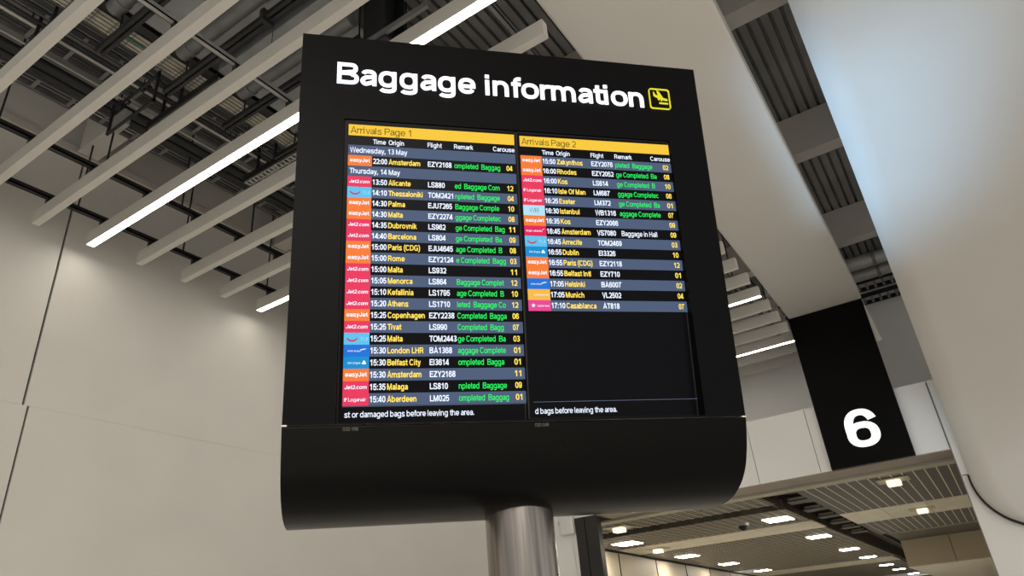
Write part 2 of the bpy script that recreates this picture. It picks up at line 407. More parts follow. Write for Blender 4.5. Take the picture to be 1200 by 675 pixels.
# ------------------------------------------------------------------ ceiling baffles
ZB = 5.40
def baffle(k):
    lit = (k % 4 == 0)
    y1 = 2.78 + 0.4965*k
    x0, x1 = -6.376, -1.487
    r = empty('ceiling_baffle', ((x0+x1)/2, y1-0.035, ZB))
    w = 0.04 if lit else 0.032
    hx = (x1-x0)/2
    m = MB()
    if lit:
        m.box(-hx, hx, -w, -w+0.006, 0.0, 0.14); m.box(-hx, hx, w-0.006, w, 0.0, 0.14); m.box(-hx, hx, -w+0.006, w-0.006, 0.134, 0.14)
    else: m.box(-hx, hx, -w, w, 0.0, 0.14)
    m.build('casing', 'baffle', r)
    for s in (-1, 1):
        m = MB(); m.box(min(s*hx, s*(hx+0.004)), max(s*hx, s*(hx+0.004)), -w, w, 0.0, 0.14); m.build('end_cap', 'baffle', r)
    if lit:
        m = MB(); m.box(-hx+0.003, hx-0.003, -w+0.006, w-0.006, 0.001, 0.02); m.build('light_strip', 'led', r)
    for xh in (-6.23+3.9315, -5.51+3.9315, -3.57+3.9315):
        m = MB(); m.box(xh-0.02, xh+0.02, -0.02, 0.02, 0.14, 0.215); m.build('hanger_bracket', 'steel_dark', r)
    if lit:
        lab = {0: 'lit white ceiling baffle whose bright strip runs into the left edge of the sign',
               4: 'lit white ceiling baffle ending just left of the sign, low beside the wall',
               8: 'lit white ceiling baffle hidden for the most part behind the sign',
               12: 'lit white ceiling baffle right of the sign, the nearer of two bright strips',
               16: 'lit white ceiling baffle right of the sign, the farther of two bright strips'}[k]
    elif k < 0:
        lab = 'unlit white ceiling baffle, %s on the near side of the long lit one' % ORD[-k-1]
    else:
        b = 4*(k//4); j = k-b
        ref = {0: 'the lit one meeting the sign edge', 4: 'the lit one ending just left of the sign',
               8: 'the lit one behind the sign', 12: 'the nearer lit one right of the sign', 16: 'the farthest lit one'}[b]
        lab = 'unlit white ceiling baffle, %s beyond %s' % (ORD[j-1], ref)
    tag(r, lab, 'ceiling baffle', 'white ceiling baffles above the hall')
for k in range(-3, 19): baffle(k)

# ------------------------------------------------------------------ rails the baffles hang from
def rail(x, m_, w, label, ys):
    r = empty('suspension_rail', (x, 5.3, 5.616)); tag(r, label, 'rail', 'suspension rails above the baffles')
    m = MB(); m.box(-w, w, -6.3, 6.6, 0, 0.012); m.box(-w, -w+0.006, -6.3, 6.6, 0, 0.045); m.box(w-0.006, w, -6.3, 6.6, 0, 0.045)
    m.build('channel', m_, r)
    for y in ys:
        m = MB(); m.tube((0, y-5.3, 0.0), (0, y-5.3, ZD-5.616), 0.009, 6); m.build('drop_rod', 'steel_dark', r)
rail(-6.23, 'steel_dark', 0.026, 'dark suspension rail nearest the left wall', (1.4, 2.5, 3.6, 4.7, 7.2, 9.7))
rail(-5.51, 'steel_dark', 0.026, 'dark suspension rail second from the left wall', (1.5, 2.35, 3.1, 3.9, 6.2, 8.7))
rail(-3.57, 'steel_pale', 0.022, 'pale grey suspension rail crossing the grey ducts', (5.4, 8.0))
rail(-1.75, 'steel_mid', 0.022, 'grey suspension rail beside the white ribbon', (2.55, 4.6, 6.6, 8.6, 10.6))

# ------------------------------------------------------------------ services above the baffles
def ytube(name, x, z, r_, m_, label, cat, grp):
    o = empty(name, (x, 5.5, z))
    m = MB(); m.tube((0, -7.5, 0), (0, 6.6, 0), r_, 10); m.build('pipe_run', m_, o)
    for y in (-3.2, -2.1, -1.0, 0.1, 1.2, 3.4):
        m = MB(); m.tube((0, y-0.012, 0), (0, y+0.012, 0), r_+0.012, 10); m.tube((0, y, r_), (0, y, ZD-z-0.01), 0.005, 5); m.build('clip', 'steel_dark', o)
    tag(o, label, cat, grp)
g = 'service pipes running down the left roof'
h = 4.64; ZS = 6.24
ytube('service_pipe', -1.172*h, ZS, 0.03, 'steel_dark', 'dark service pipe nearest the left wall, above the dark tray', 'pipe', g)
ytube('service_pipe', -1.150*h, ZS, 0.045, 'steel_dark', 'thick black service pipe, second from the left wall', 'pipe', g)
ytube('service_pipe', -1.130*h, ZS+0.02, 0.011, 'steel_pale', 'thin pale conduit beside the thick black pipe', 'pipe', g)
ytube('service_pipe', -1.083*h, ZS+0.04, 0.012, 'boxbeam', 'thin pale conduit nearest the wire cable basket', 'pipe', g)
ytube('service_pipe', -1.060*h, ZS, 0.014, 'steel_dark', 'thin black conduit left of the wire cable basket', 'pipe', g)
ytube('service_pipe', -1.030*h, ZS, 0.012, 'steel_dark', 'thinnest black conduit along the wire cable basket', 'pipe', g)

def ladder(x, w, z, label):
    o = empty('cable_ladder', (x, 5.5, z)); tag(o, label, 'cable tray', 'cable ladders under the left roof')
    m = MB()
    for s in (-1, 1): m.box(s*w-0.006, s*w+0.006, -7.5, 6.6, 0, 0.06)
    y = -7.4
    while y < 6.6: m.box(-w, w, y, y+0.03, 0.004, 0.02); y += 0.30
    m.build('ladder_frame', 'steel_mid', o)
    m = MB(); q = -w+0.03
    while q < w-0.02:
        rr = random.uniform(0.008, 0.016); m.tube((q, -7.5, 0.022+rr), (q+random.uniform(-.01, .01), 6.6, 0.022+rr), rr, 6); q += random.uniform(0.03, 0.06)
    tag(m.build('cables', 'cable', o), kind='stuff')
ladder(-1.222*h, 0.07, ZS+0.05, 'grey cable ladder nearest the left wall')
ladder(-1.107*h, 0.075, ZS+0.05, 'grey cable ladder between the black and pale pipes')
ladder(-1.045*h, 0.045, ZS+0.05, 'grey cable ladder beside the pale wire basket')

# wire basket with pale cables
o = empty('cable_basket', (-0.980*h, 5.5, ZS)); tag(o, 'pale wire mesh cable basket full of cream cables', 'cable tray')
m = MB(); w = 0.105
for i in range(6):
    q = -w + i*2*w/5; m.box(q-0.003, q+0.003, -7.5, 6.6, 0, 0.006)
y = -7.5
while y < 6.6: m.box(-w, w, y, y+0.006, 0.006, 0.010); y += 0.15
for s in (-1, 1):
    for z in (0.04, 0.07): m.box(s*w-0.003, s*w+0.003, -7.5, 6.6, z, z+0.006)
m.build('wire_mesh', 'steel_mid', o)
m = MB(); q = -w+0.012
while q < w-0.008:
    rr = random.uniform(0.007, 0.012); m.tube((q, -7.5, 0.012+rr), (q+random.uniform(-.006, .006), 6.6, 0.012+rr), rr, 6); q += rr*2.05
tag(m.build('cables', 'cable_pale', o), kind='stuff')
m = MB(); m.use('green'); m.box(0.0, 0.022, -3.64, -3.46, -0.004, 0.0); m.build('green_tag', None, o)

# long dark steel channel along the duct edge
o = empty('steel_channel', (-0.942*h, 5.5, ZS-0.02)); tag(o, 'long black steel channel between wire basket and grey ducts', 'steel beam')
m = MB(); m.box(-0.05, 0.05, -7.5, 6.6, 0, 0.014); m.box(-0.05, -0.036, -7.5, 6.6, 0, 0.14); m.build('channel', 'steel_dark', o)
m = MB()
y = -7.4
while y < 6.5: m.box(-0.056, -0.05, y, y+0.05, 0.03, 0.09); y += 0.45
m.build('cleats', 'steel_mid', o)

# flat grey ducts, one behind the other along the roof
dl = ['flat grey lagged duct nearest the viewer, above the dark cross pipes', 'flat grey lagged duct beside the steel dropper, behind the sign top']
for i, (y0, y1, x1) in enumerate(((-2.0, 2.42, -2.62), (2.5, 5.2, -2.95))):
    o = empty('air_duct', (-3.45, (y0+y1)/2, 6.17)); tag(o, dl[i], 'duct', 'flat grey ducts under the roof')
    hy = (y1-y0)/2
    m = MB(); m.box(-0.78, x1+3.45, -hy, hy, 0, 0.20); m.build('duct_body', 'duct', o, bevel=0.01)
    m = MB()
    y = -hy+0.3
    while y < hy: m.box(-0.79, x1+3.46, y-0.015, y+0.015, -0.012, 0.21); y += 1.1
    m.build('flange', 'steel_mid', o)

# cross pipes and black struts under the duct
cl = ['nearest the viewer', 'second from the viewer', 'third from the viewer', 'fourth from the viewer']
for i, Y in enumerate((1.60, 2.16, 2.73, 3.30)):
    zz = 5.93
    o = empty('cross_pipe', (-3.3, Y, 6.075)); tag(o, 'dark round cross pipe under the grey duct, %s' % cl[i], 'pipe', 'dark round cross pipes under the duct')
    m = MB(); m.tube((-0.9, 0, 0), (0.42, 0, 0), 0.062, 16); m.build('pipe_run', 'steel_mid', o)
    for x_ in (-0.8, 0.1):
        m = MB(); m.tube((x_-0.03, 0, 0), (x_+0.03, 0, 0), 0.070, 16); m.build('coupling', 'steel_mid', o)
    o = empty('strut', (-3.3, Y+0.11, zz)); tag(o, 'black double strut carrying the grey duct, %s' % cl[i], 'strut', 'black double struts under the duct')
    m = MB(); rx_ = 0.90 if Y < 2.3 else 0.42
    m.box(-1.25, rx_, -0.035, -0.008, 0, 0.045); m.box(-1.25, rx_, 0.008, 0.035, 0, 0.045); m.build('channel', 'steel_dark', o)
    for x_ in (-1.005, rx_-0.025):
        m = MB(); m.tube((x_, 0, 0.0), (x_, 0, ZD-zz), 0.007, 6); m.build('drop_rod', 'steel_dark', o)
    m = MB(); m.box(-0.02, 0.02, -0.05, 0.05, -0.03, 0.09); m.build('clamp', 'steel_dark', o)

# slotted channels crossing beneath the trays
sl = ['nearest the viewer', 'in the middle of the three', 'nearest the sign']
for i, Y in enumerate((1.40, 2.47, 3.50)):
    o = empty('slotted_channel', (-4.65, Y, 6.0)); tag(o, 'dark slotted steel channel crossing under the cable trays, %s' % sl[i], 'steel channel', 'slotted channels under the trays')
    m = MB()
    for s in (0, 0.058): m.box(-0.5, 0.5, s, s+0.012, 0, 0.03)
    q = -0.5
    while q < 0.5: m.box(q, q+0.028, 0.012, 0.058, 0, 0.004); q += 0.055
    m.build('perforated_web', 'steel_pale', o)
    m = MB(); m.box(-0.5, 0.5, -0.02, -0.012, 0, 0.07); m.build('side_flange', 'steel_dark', o)
    for x_ in (-0.32, -0.06):
        m = MB(); m.box(x_-0.010, x_+0.010, -0.004, 0.02, 0.03, 0.39); m.build('hanger', 'steel_dark', o)

# rectangular hanger frame with a junction box
o = empty('hanger_frame', (-4.95, 2.2, 5.85)); tag(o, 'black rectangular hanger frame beside the middle slotted channel', 'frame')
m = MB(); m.box(-0.35, 0.35, 0, 0.02, 0, 0.02); m.box(-0.35, 0.35, 0, 0.02, 0.28, 0.30); m.build('cross_bars', 'steel_dark', o)
for x_ in (-0.35, 0.33):
    m = MB(); m.box(x_, x_+0.02, 0, 0.02, 0, 0.33); m.build('upright', 'steel_dark', o)
o = empty('junction_box', (-5.188, 2.2195, 5.9)); tag(o, 'small pale junction box beside the black hanger frame', 'junction box')
m = MB(); m.box(-0.09, 0.09, 0, 0.07, 0, 0.16); m.build('box', 'steel_pale', o, bevel=0.008)
m = MB(); m.tube((0, 0.03, 0.16), (0, 0.03, 0.24), 0.01, 8); m.build('conduit', 'steel_dark', o)

# steel dropper bracket left of the ribs, above the sign top
o = empty('steel_dropper', (-2.72, 2.93, 5.75)); tag(o, 'black steel dropper post above the top edge of the sign', 'steel post')
m = MB(); m.box(-0.11, 0.11, 0.11, 0.12, 0, ZD-5.75); m.box(-0.11, 0.11, -0.12, -0.11, 0, ZD-5.75); m.box(-0.008, 0.008, -0.11, 0.11, 0, ZD-5.75); m.build('post', 'steel_dark', o)
m = MB(); m.box(-0.15, 0.15, -0.15, 0.15, -0.02, 0); m.build('end_plate', 'steel_dark', o)
m = MB(); m.box(-0.10, 0.55, -0.15, -0.12, 0.02, 0.07); m.build('brace', 'steel_mid', o)

# hanging detectors on wires
for (loc, lab) in (((-3.40, 2.45, 5.86), 'small white hanging detector with red tip, left of the sign top'),
                   ((-3.42, 1.90, 5.92), 'small white hanging detector beside the dark cross pipe')):
    o = empty('hanging_detector', loc, 0.2); tag(o, lab, 'detector', 'white detectors hung below the duct')
    m = MB(); m.tube((-0.05, 0, 0), (0.05, 0, 0), 0.012, 10); m.build('tube_body', 'plastic', o)
    m = MB(); m.tube((-0.066, 0, 0), (-0.05, 0, 0), 0.014, 10); m.build('tip', 'red' if 'red' in lab else 'steel_dark', o)
    m = MB(); m.tube((-0.05, 0, 0.01), (-0.05, 0, 6.17-loc[2]), 0.003, 5); m.build('wire', 'steel_dark', o)

# pipes and trays across the roof gap between the two ribbons
for Y, z, r_, m_, lab, in ((10.46, 6.22, 0.10, 'steel_pale', 'thick pale pipe crossing the roof gap, nearer of two'),
                           (10.92, 6.22, 0.10, 'steel_pale', 'thick pale pipe crossing the roof gap, farther of two')):
    o = empty('roof_pipe', (1.3, Y, z)); tag(o, lab, 'pipe', 'thick pale pipes in the roof gap')
    m = MB(); m.tube((-3, 0, 0), (3, 0, 0), r_, 16); m.build('pipe_run', m_, o)
    m = MB(); m.tube((-1.45, 0, 0), (-1.40, 0, 0), r_+0.014, 16); m.build('coupling', 'steel_mid', o)
for Y, z, lab in ((11.38, 6.2, 'dark cable tray crossing the roof gap behind the pale pipes'), (11.85, 6.15, 'dark cable tray against the far grey wall')):
    o = empty('cross_tray', (1.3, Y, z)); tag(o, lab, 'cable tray', 'dark cable trays in the roof gap')
    for s in (-0.17, 0.16):
        m = MB(); m.box(-3, 3, s, s+0.012, -0.01, 0.06); m.build('side_rail', 'steel_dark', o)
    m = MB()
    q = -3
    while q < 3: m.box(q, q+0.04, -0.16, 0.16, 0, 0.015); q += 0.12
    m.build('tray_bed', 'steel_mid', o)

# ------------------------------------------------------------------ white ribbons
r = empty('ceiling_ribbon', (-0.96, 5.0, 5.65)); tag(r, 'long white ceiling ribbon running down to the black panel with the 6', 'ceiling panel')
m = MB(); m.box(-0.508, 0.508, -7, 5.41, 0, 0.16); m.build('soffit_panel', 'ribbon', r, bevel=0.01)
for s in (-1, 1):
    m = MB(); m.box(s*0.512-0.004, s*0.512+0.004, -7, 5.41, 0.012, 0.17); m.build('edge_strip', 'ribbon', r)
for y in (-4, -0.5, 3.0):
    m = MB(); m.box(-0.3, 0.3, y, y+0.08, 0.16, ZD-5.65); m.build('hanger_bracket', 'steel_dark', r)

# second ribbon bends down on to the pier and ends with rounded corners
r = empty('ceiling_ribbon', (1.0, 5.0, 5.65)); tag(r, 'wide white ceiling ribbon bending down at right to a rounded lower corner', 'ceiling panel')
Y0, YE, ZT, ZE = 4.6, 10.40, 5.65, 2.36
path = [(-4.0, ZT), (0.0, ZT), (2.5, ZT)]
NB = 40
for i in range(NB+1):
    t = i/NB*PI/2
    path.append((Y0+(YE-Y0)*math.sin(t), 3.10+(ZT-3.10)*math.cos(t)))
xl, xr, rc = 0.005, 2.05, 0.62
for i in range(1, 13):
    path.append((YE, 3.10-(3.10-ZE)*i/12))
rows = []
for (y, z) in path:
    a = xl + (0.03 if y > 9 else 0.03*max(0, y-4)/5)
    b = xr
    if z < ZE+rc:
        dz = (ZE+rc) - z
        inset = rc - math.sqrt(max(0, rc*rc-dz*dz))
        a += inset; b -= inset
    rows.append((a, b, y, z))
m = MB()
TH = 0.09
def nrm(i):
    p = rows[max(0, i-1)]; q = rows[min(len(rows)-1, i+1)]
    d = Vector((0, q[2]-p[2], q[3]-p[3])).normalized()
    return Vector((0, -d.z, d.y)) if True else None
fv = []; 
nn = len(rows)
front = [(Vector((a, y, z)), Vector((b, y, z))) for a, b, y, z in rows]
back = [(p+nrm(i)*TH, q+nrm(i)*TH) for i, (p, q) in enumerate(front)]
verts = []
NX = 8
for lay in (front, back):
    for p, q in lay:
        for j in range(NX+1): verts.append(p.lerp(q, j/NX))
def vi(l, i, j): return (l*nn+i)*(NX+1)+j
fs = []
for i in range(nn-1):
    for j in range(NX):
        fs.append((vi(0,i,j), vi(0,i,j+1), vi(0,i+1,j+1), vi(0,i+1,j)))
        fs.append((vi(1,i,j), vi(1,i+1,j), vi(1,i+1,j+1), vi(1,i,j+1)))
m.mesh(verts, fs, True)
sd = []
for i in range(nn-1):
    for j in (0, NX):
        sd.append((vi(0,i,j), vi(0,i+1,j), vi(1,i+1,j), vi(1,i,j)))
for j in range(NX):
    sd.append((vi(0,0,j), vi(0,0,j+1), vi(1,0,j+1), vi(1,0,j))); sd.append((vi(0,nn-1,j), vi(0,nn-1,j+1), vi(1,nn-1,j+1), vi(1,nn-1,j)))
i0 = len(m.v)-len(verts)
for f in sd:
    m.f.append(tuple(a+i0 for a in f)); m.mi.append(0); m.sm.append(False)
m.v = [(x-1.0, y-5.0, z-5.65) for x, y, z in m.v]
m.build('curved_panel', 'ribbon', r)
# black strip painting the shadow gap along the rounded foot
m = MB()
pts = []
for i in range(0, 25):
    z = 3.04 - (3.04-ZE)*i/24
    dz = max(0, (ZE+rc)-z); a = xl+0.03+rc-math.sqrt(max(0, rc*rc-dz*dz)) ; pts.append((a, z))
for i in range(1, 16): pts.append((pts[24][0] + (xr-rc-0.03-pts[24][0])*i/15, ZE))
for (p, q) in zip(pts, pts[1:]):
    d = Vector((q[0]-p[0], 0, q[1]-p[1]));
    if d.length < 1e-6: continue
    d.normalize(); nrm2 = Vector((-d.z, 0, d.x))*-0.022
    P, Q = Vector((p[0], YE-0.004, p[1])), Vector((q[0], YE-0.004, q[1]))
    vs = [P, Q, Q+nrm2, P+nrm2]; vb = [v+Vector((0, 0.085, 0)) for v in vs]
    m.mesh(vs+vb, [(0,1,2,3), (4,7,6,5), (0,3,7,4), (1,5,6,2), (0,4,5,1), (3,2,6,7)])
m.v = [(x-1.0, y-5.0, z-5.65) for x, y, z in m.v]
m.build('shadow_gap_strip', 'gap', r)

# ------------------------------------------------------------------ black panel with the 6
r = empty('number_panel', (-0.972, 10.42, 3.395)); tag(r, 'tall black hanging panel with a lit white 6 above the opening', 'number sign')
m = MB(); m.box(-0.518, 0.518, 0.0, 0.07, 0.0, 2.255); m.build('panel', 'panel6', r, bevel=0.004)
m = MB(); m.box(-0.518, 0.518, -0.012, 0.0, 0.0, 0.07); m.build('bottom_rail', 'panel6', r)
m = MB(); put_text(m, '6', lambda x_, y_, z_: Vector((x_, -0.012-z_, y_)), -1.174+0.972, 3.615-3.395, 0.50, width=0.415, t=0.195, extrude=0.015)
m.build('numeral', 'e_num', r)
m = MB(); m.mesh([(0.525, 0.02, 2.24), (0.60, 0.02, 1.60), (0.525, 0.02, 1.58), (0.525, 0.06, 2.24), (0.60, 0.06, 1.60), (0.525, 0.06, 1.58)],
                 [(0,1,2), (3,5,4), (0,3,4,1), (1,4,5,2), (0,2,5,3)])
m.build('side_return', 'ribbon', r)

# ------------------------------------------------------------------ opening: lintel, jamb
m = MB(); m.use('bronze'); m.box(-5.13, -0.05, YB, 11.07, 3.385, 3.40)
m.use('joint'); m.box(-5.13, -0.05, 11.07, 11.24, 3.41, 3.43)
m.use('cream'); m.box(-7.2, -0.0, 11.24, 11.53, 3.375, 3.41)
struct(m, 'trim_2')
m = MB(); m.use('jamb'); m.box(-5.53, -5.36, YB-0.02, YB+0.16, 0, 3.40); m.box(-5.345, -5.13, YB-0.02, YB+0.12, 0, 3.40)
m.use('joint'); m.box(-5.36, -5.345, YB, YB+0.12, 0, 3.40)
struct(m, 'door_1')
o = empty('wall_sensor', (-5.66, 10.49, 3.16)); tag(o, 'white rounded wall unit beside the black door jamb', 'wall unit')
m = MB(); m.box(-0.13, 0.13, -0.09, 0.0, 0, 0.30); m.build('casing', 'plastic', o, bevel=0.03)
m = MB(); m.box(-0.17, -0.13, -0.03, 0.0, 0.17, 0.24); m.build('bracket', 'steel_pale', o)
m = MB(); m.tube((0.06, -0.03, 0), (0.10, -0.02, -1.2), 0.006, 6); m.build('cable', 'plastic', o)

# ------------------------------------------------------------------ hall beyond the opening
HZ = 3.40
# void above, dark
m = MB(); m.box(-9.2, 4, 10.9, 48, HZ+0.50, HZ+0.60); struct(m, 'ceiling_void', 'void')
# left wall of the hall
wl = [(-6.92, 11.3), (-7.14, 14.56), (-7.95, 26.6), (-8.15, 30), (-9.0, 48)]
m = MB()
for (a, b) in zip(wl, wl[1:]):
    m.mesh([(a[0], a[1], 0), (b[0], b[1], 0), (b[0], b[1], HZ-0.06), (a[0], a[1], HZ-0.06), (a[0]-.2, a[1], 0), (b[0]-.2, b[1], 0), (b[0]-.2, b[1], HZ-0.06), (a[0]-.2, a[1], HZ-0.06)],
           [(0,1,2,3), (4,7,6,5), (3,2,6,7)])
def wx(y):
    for (a, b) in zip(wl, wl[1:]):
        if a[1] <= y <= b[1]: return a[0]+(b[0]-a[0])*(y-a[1])/(b[1]-a[1])
    return -9
m.use('hall_wall')
m.use('joint')
for y in (13.0, 15.6, 18.2, 20.8, 23.4, 26.0):
    m.box(wx(y)-0.02, wx(y)+0.012, y-0.015, y+0.015, 0, HZ-0.06)
m.mi[:12] = [0]*12
for (a, b) in zip(wl, wl[1:]):
    m.mesh([(a[0]+.02, a[1], HZ-0.06), (b[0]+.02, b[1], HZ-0.06), (b[0]+.02, b[1], HZ-0.005), (a[0]+.02, a[1], HZ-0.005)], [(0,1,2,3)])
struct(m, 'wall_hall_left')
m = MB(); m.box(-9.2, 4, 47.8, 48, 0, HZ); struct(m, 'wall_hall_end', 'hall_wall')
m = MB(); m.box(3.0, 3.2, 11.0, 48, 0, HZ+0.5); struct(m, 'wall_hall_right', 'hall_wall')

def chan(y): return -2.82-0.012*(y-12), -2.34-0.012*(y-12)
# left grille field: bars across and along, tiles in bands
m = MB(); m.use('grille')
bands = [(11.6, 12.72), (13.28, 15.55), (17.05, 29.0), (31.5, 47)]
for (a, b) in bands:
    y = a
    step = 0.16 if b < 16 else 0.24
    while y < b:
        m.box(wx(y)+0.03, chan(y)[0], y, y+step*0.40, HZ, HZ+0.003); y += step
    x_ = -8.6
    while x_ < -2.9:
        m.box(x_, x_+0.05, a, b, HZ+0.003, HZ+0.006); x_ += 0.17
m.use('void')
for (a, b) in bands: m.box(-9, -2.9, a, b, HZ+0.16, HZ+0.18)
struct(m, 'ceiling_grille')
m = MB()
for (a, b) in ((15.57, 17.03), (29.02, 31.48)):
    x_ = -8.8
    while x_ < -2.95:
        x2 = min(x_+1.19, chan(a)[0])
        m.box(x_, x2, a, (a+b)/2-0.006, HZ-0.005, HZ+0.02); m.box(x_, x2, (a+b)/2+0.006, b, HZ-0.005, HZ+0.02); x_ += 1.2
struct(m, 'ceiling_tiles_left', 'hall_tile')
# dark service slot across and the long service slot
m = MB(); m.box(-7.1, -2.9, 12.72, 13.28, HZ+0.14, HZ+0.16); m.box(-7.1, -2.84, 13.25, 13.28, HZ-0.01, HZ+0.16)
m.box(-2.95, -2.2, 11.5, 47, HZ+0.36, HZ+0.38)
m.box(-2.95, -2.9, 11.5, 47, HZ+0.02, HZ+0.36); m.box(-2.3, -2.25, 11.5, 47, HZ+0.02, HZ+0.36)
struct(m, 'ceiling_slot', 'void')
# right linear planks; flush pale strips paint the lit gaps between them
m = MB(); m.use('plank')
x_ = -2.28
while x_ < 3.0:
    for (a, b) in ((11.6, 15.25), (17.35, 20.5)):
        m.use('plank'); m.box(x_, x_+0.134, a, b, HZ-0.005, HZ+0.015)
        m.use('hall_tile'); m.box(x_+0.134, x_+0.152, a, b, HZ-0.003, HZ+0.012)
    x_ += 0.152
m.use('hall_tile')
x_ = -2.28
while x_ < 3.0:
    m.box(x_, x_+0.74, 15.25, 17.35, HZ-0.012, HZ+0.02); x_ += 0.75
struct(m, 'ceiling_planks')
# downstand at the end of the plank ceiling
m = MB(); m.use('plank'); m.box(-2.1, 3, 20.5, 23.2, HZ+0.0, HZ+0.02)
m.use('cream'); m.box(-2.1, 3, 20.47, 20.5, HZ-0.03, HZ+0.02)
m.use('hall_wall')
x_ = -2.1
while x_ < 3: m.box(x_, x_+1.18, 23.2, 23.3, 2.72, HZ+0.02); x_ += 1.2
m.use('hall_tile'); m.box(-2.1, 3, 23.3, 47, 2.70, 2.72)
struct(m, 'trim_3')

# equipment boxes in the long slot
for i in range(7):
    y = 12.2+i*1.35
    a, b = chan(y)
    o = empty('slot_unit', ((a+b)/2, y, HZ+0.10)); tag(o, 'dark unit in the ceiling slot beyond the opening, %s from the opening' % ORD[i], 'ceiling unit', 'dark units in the ceiling slot')
    m = MB(); m.box(-0.20, 0.20, -0.22, 0.22, 0, 0.12); m.build('casing', 'steel_dark', o, bevel=0.01)
    m = MB(); m.box(-0.14, 0.14, -0.30, -0.26, 0.02, 0.05); m.build('bar', 'bronze', o)
# hall ceiling lights
hl = [(-6.43, 14.45, 'near the beige wall, closest to the black jamb'), (-3.25, 14.45, 'nearest the opening, below the bottom edge of the sign'),
      (-6.74, 18.82, 'second along the beige wall'), (-3.38, 18.72, 'second from the opening, beside the dark slot'),
      (-6.93, 22.9, 'third along the beige wall'), (-3.50, 23.5, 'third along the dark slot'),
      (-7.2, 27.7, 'fourth along the beige wall'), (-3.62, 27.7, 'fourth along the dark slot'),
      (-3.80, 33.5, 'fifth along the dark slot'), (-3.85, 38.0, 'sixth along the dark slot'), (-3.85, 44.0, 'farthest along the dark slot')]
for x_, y, lab in hl:
    o = empty('ceiling_light', (x_, y, HZ-0.02)); tag(o, 'bright rectangular ceiling light ' + lab, 'ceiling light', 'rectangular lights in the hall beyond')
    m = MB(); m.box(-0.25, 0.25, -0.30, 0.30, 0.0, 0.03); m.build('frame', 'hall_tile', o)
    m = MB(); m.box(-0.235, 0.235, -0.285, 0.285, -0.006, 0.0); m.build('diffuser', 'hall_led', o)
fl = [(-0.93, 12.1, 'on the dark planks below the 6'), (-0.92, 16.27, 'on the pale tiles right of the dark slot'),
      (-5.5, 12.1, 'beside the black jamb'), (-6.5, 16.27, 'on the pale tiles near the beige wall')]
for x_, y, lab in fl:
    o = empty('emergency_light', (x_, y, HZ-0.012)); tag(o, 'small glowing box light ' + lab, 'ceiling light', 'small box lights in the hall beyond')
    m = MB(); m.box(-0.22, 0.22, -0.22, 0.22, -0.012, 0.0); m.build('mount_plate', 'cream', o)
    m = MB(); m.box(-0.095, 0.095, -0.095, 0.095, -0.09, -0.012); m.build('glowing_block', 'hall_lamp', o, bevel=0.01)
o = empty('ceiling_camera', (-3.9, 14.3, HZ)); tag(o, 'small dark dome camera on the ceiling beyond the opening', 'camera')
m = MB(); m.tube((0, 0, 0), (0, 0, -0.05), 0.12, 20); m.build('base', 'steel_pale', o)
m = MB()
vs = []
for i in range(6):
    t = i/5*PI/2
    for j in range(16):
        p = 2*PI*j/16; vs.append((0.09*math.cos(t)*math.cos(p), 0.09*math.cos(t)*math.sin(p), -0.05-0.09*math.sin(t)))
m.mesh(vs, [(i*16+j, i*16+(j+1) % 16, (i+1)*16+(j+1) % 16, (i+1)*16+j) for i in range(5) for j in range(16)], True)
m.build('dome', 'gap', o)

# ------------------------------------------------------------------ the baggage sign
P0 = Vector((-1.3084580713670337, 2.0993386861291627, 2.336393615124373))
HEAD = math.radians(44.811); TILT = math.radians(9.548)
hx = Vector((math.cos(HEAD), math.sin(HEAD), 0)); bk = Vector((-math.sin(HEAD), math.cos(HEAD), 0))
UC, BC = 0.072, 0.36                       # pole axis in sign coordinates
base = P0 + hx*UC + bk*BC; base.z = 0
sign = empty('information_sign', base, HEAD)
tag(sign, 'tall black baggage information sign with two lit arrival screens on a steel pole', 'information sign')
Z0 = P0.z
def SG(u, b, z): return Vector((u-UC, b-BC, Z0+z))                 # upright frame: along, back, up
VD = Vector((0, -math.sin(TILT), math.cos(TILT))); ND = Vector((0, -math.cos(TILT), -math.sin(TILT)))
O0 = SG(0, 0, 0)
def FP(u, v, n=0.0): return O0 + Vector((u, 0, 0)) + VD*v + ND*n   # tilted front plane: along, up the face, towards the viewer

UL, UR, VT = -0.808, 0.933, 1.597
AL, AR, AB, AT = -0.632, 0.763, 0.006, 1.2104
# pole
m = MB(); m.use('steel')
NP = 48
vs = []
for z in (0.0, Z0-0.10):
    for i in range(NP):
        t = 2*PI*i/NP; vs.append((0.134*math.cos(t), 0.134*math.sin(t), z))
m.mesh(vs, [(i, (i+1) % NP, NP+(i+1) % NP, NP+i) for i in range(NP)], True)
m.poly([vs[NP+i] for i in range(NP)])
m.build('pole', None, sign)
m = MB(); m.tube((0, 0, 0), (0, 0, 0.02), 0.22, 40); m.build('base_flange', 'steel', sign)
# lower housing: curved shroud
cv = [(0, -0.005), (0.018, -0.055), (0.045, -0.115), (0.079, -0.170), (0.123, -0.213), (0.172, -0.242), (0.225, -0.262), (0.295, -0.274), (0.36, -0.277)]
def cr(p0, p1, p2, p3, t):
    return tuple(0.5*((2*b)+(-a+c)*t+(2*a-5*b+4*c-d)*t*t+(-a+3*b-3*c+d)*t**3) for a, b, c, d in zip(p0, p1, p2, p3))
fine = []
for i in range(len(cv)-1):
    a = cv[max(0, i-1)]; d = cv[min(len(cv)-1, i+2)]
    for j in range(5): fine.append(cr(a, cv[i], cv[i+1], d, j/5))
fine.append(cv[-1])
prof = fine + [(0.72-b, z) for b, z in reversed(fine[:-1])]
prof = [(b-BC, Z0+z) for b, z in prof]
m = MB(); m.prism(prof, UL-UC, UR-UC, 'x', smooth=set(range(len(prof)-1)))
lh = m.build('lower_housing', 'shroud', sign)
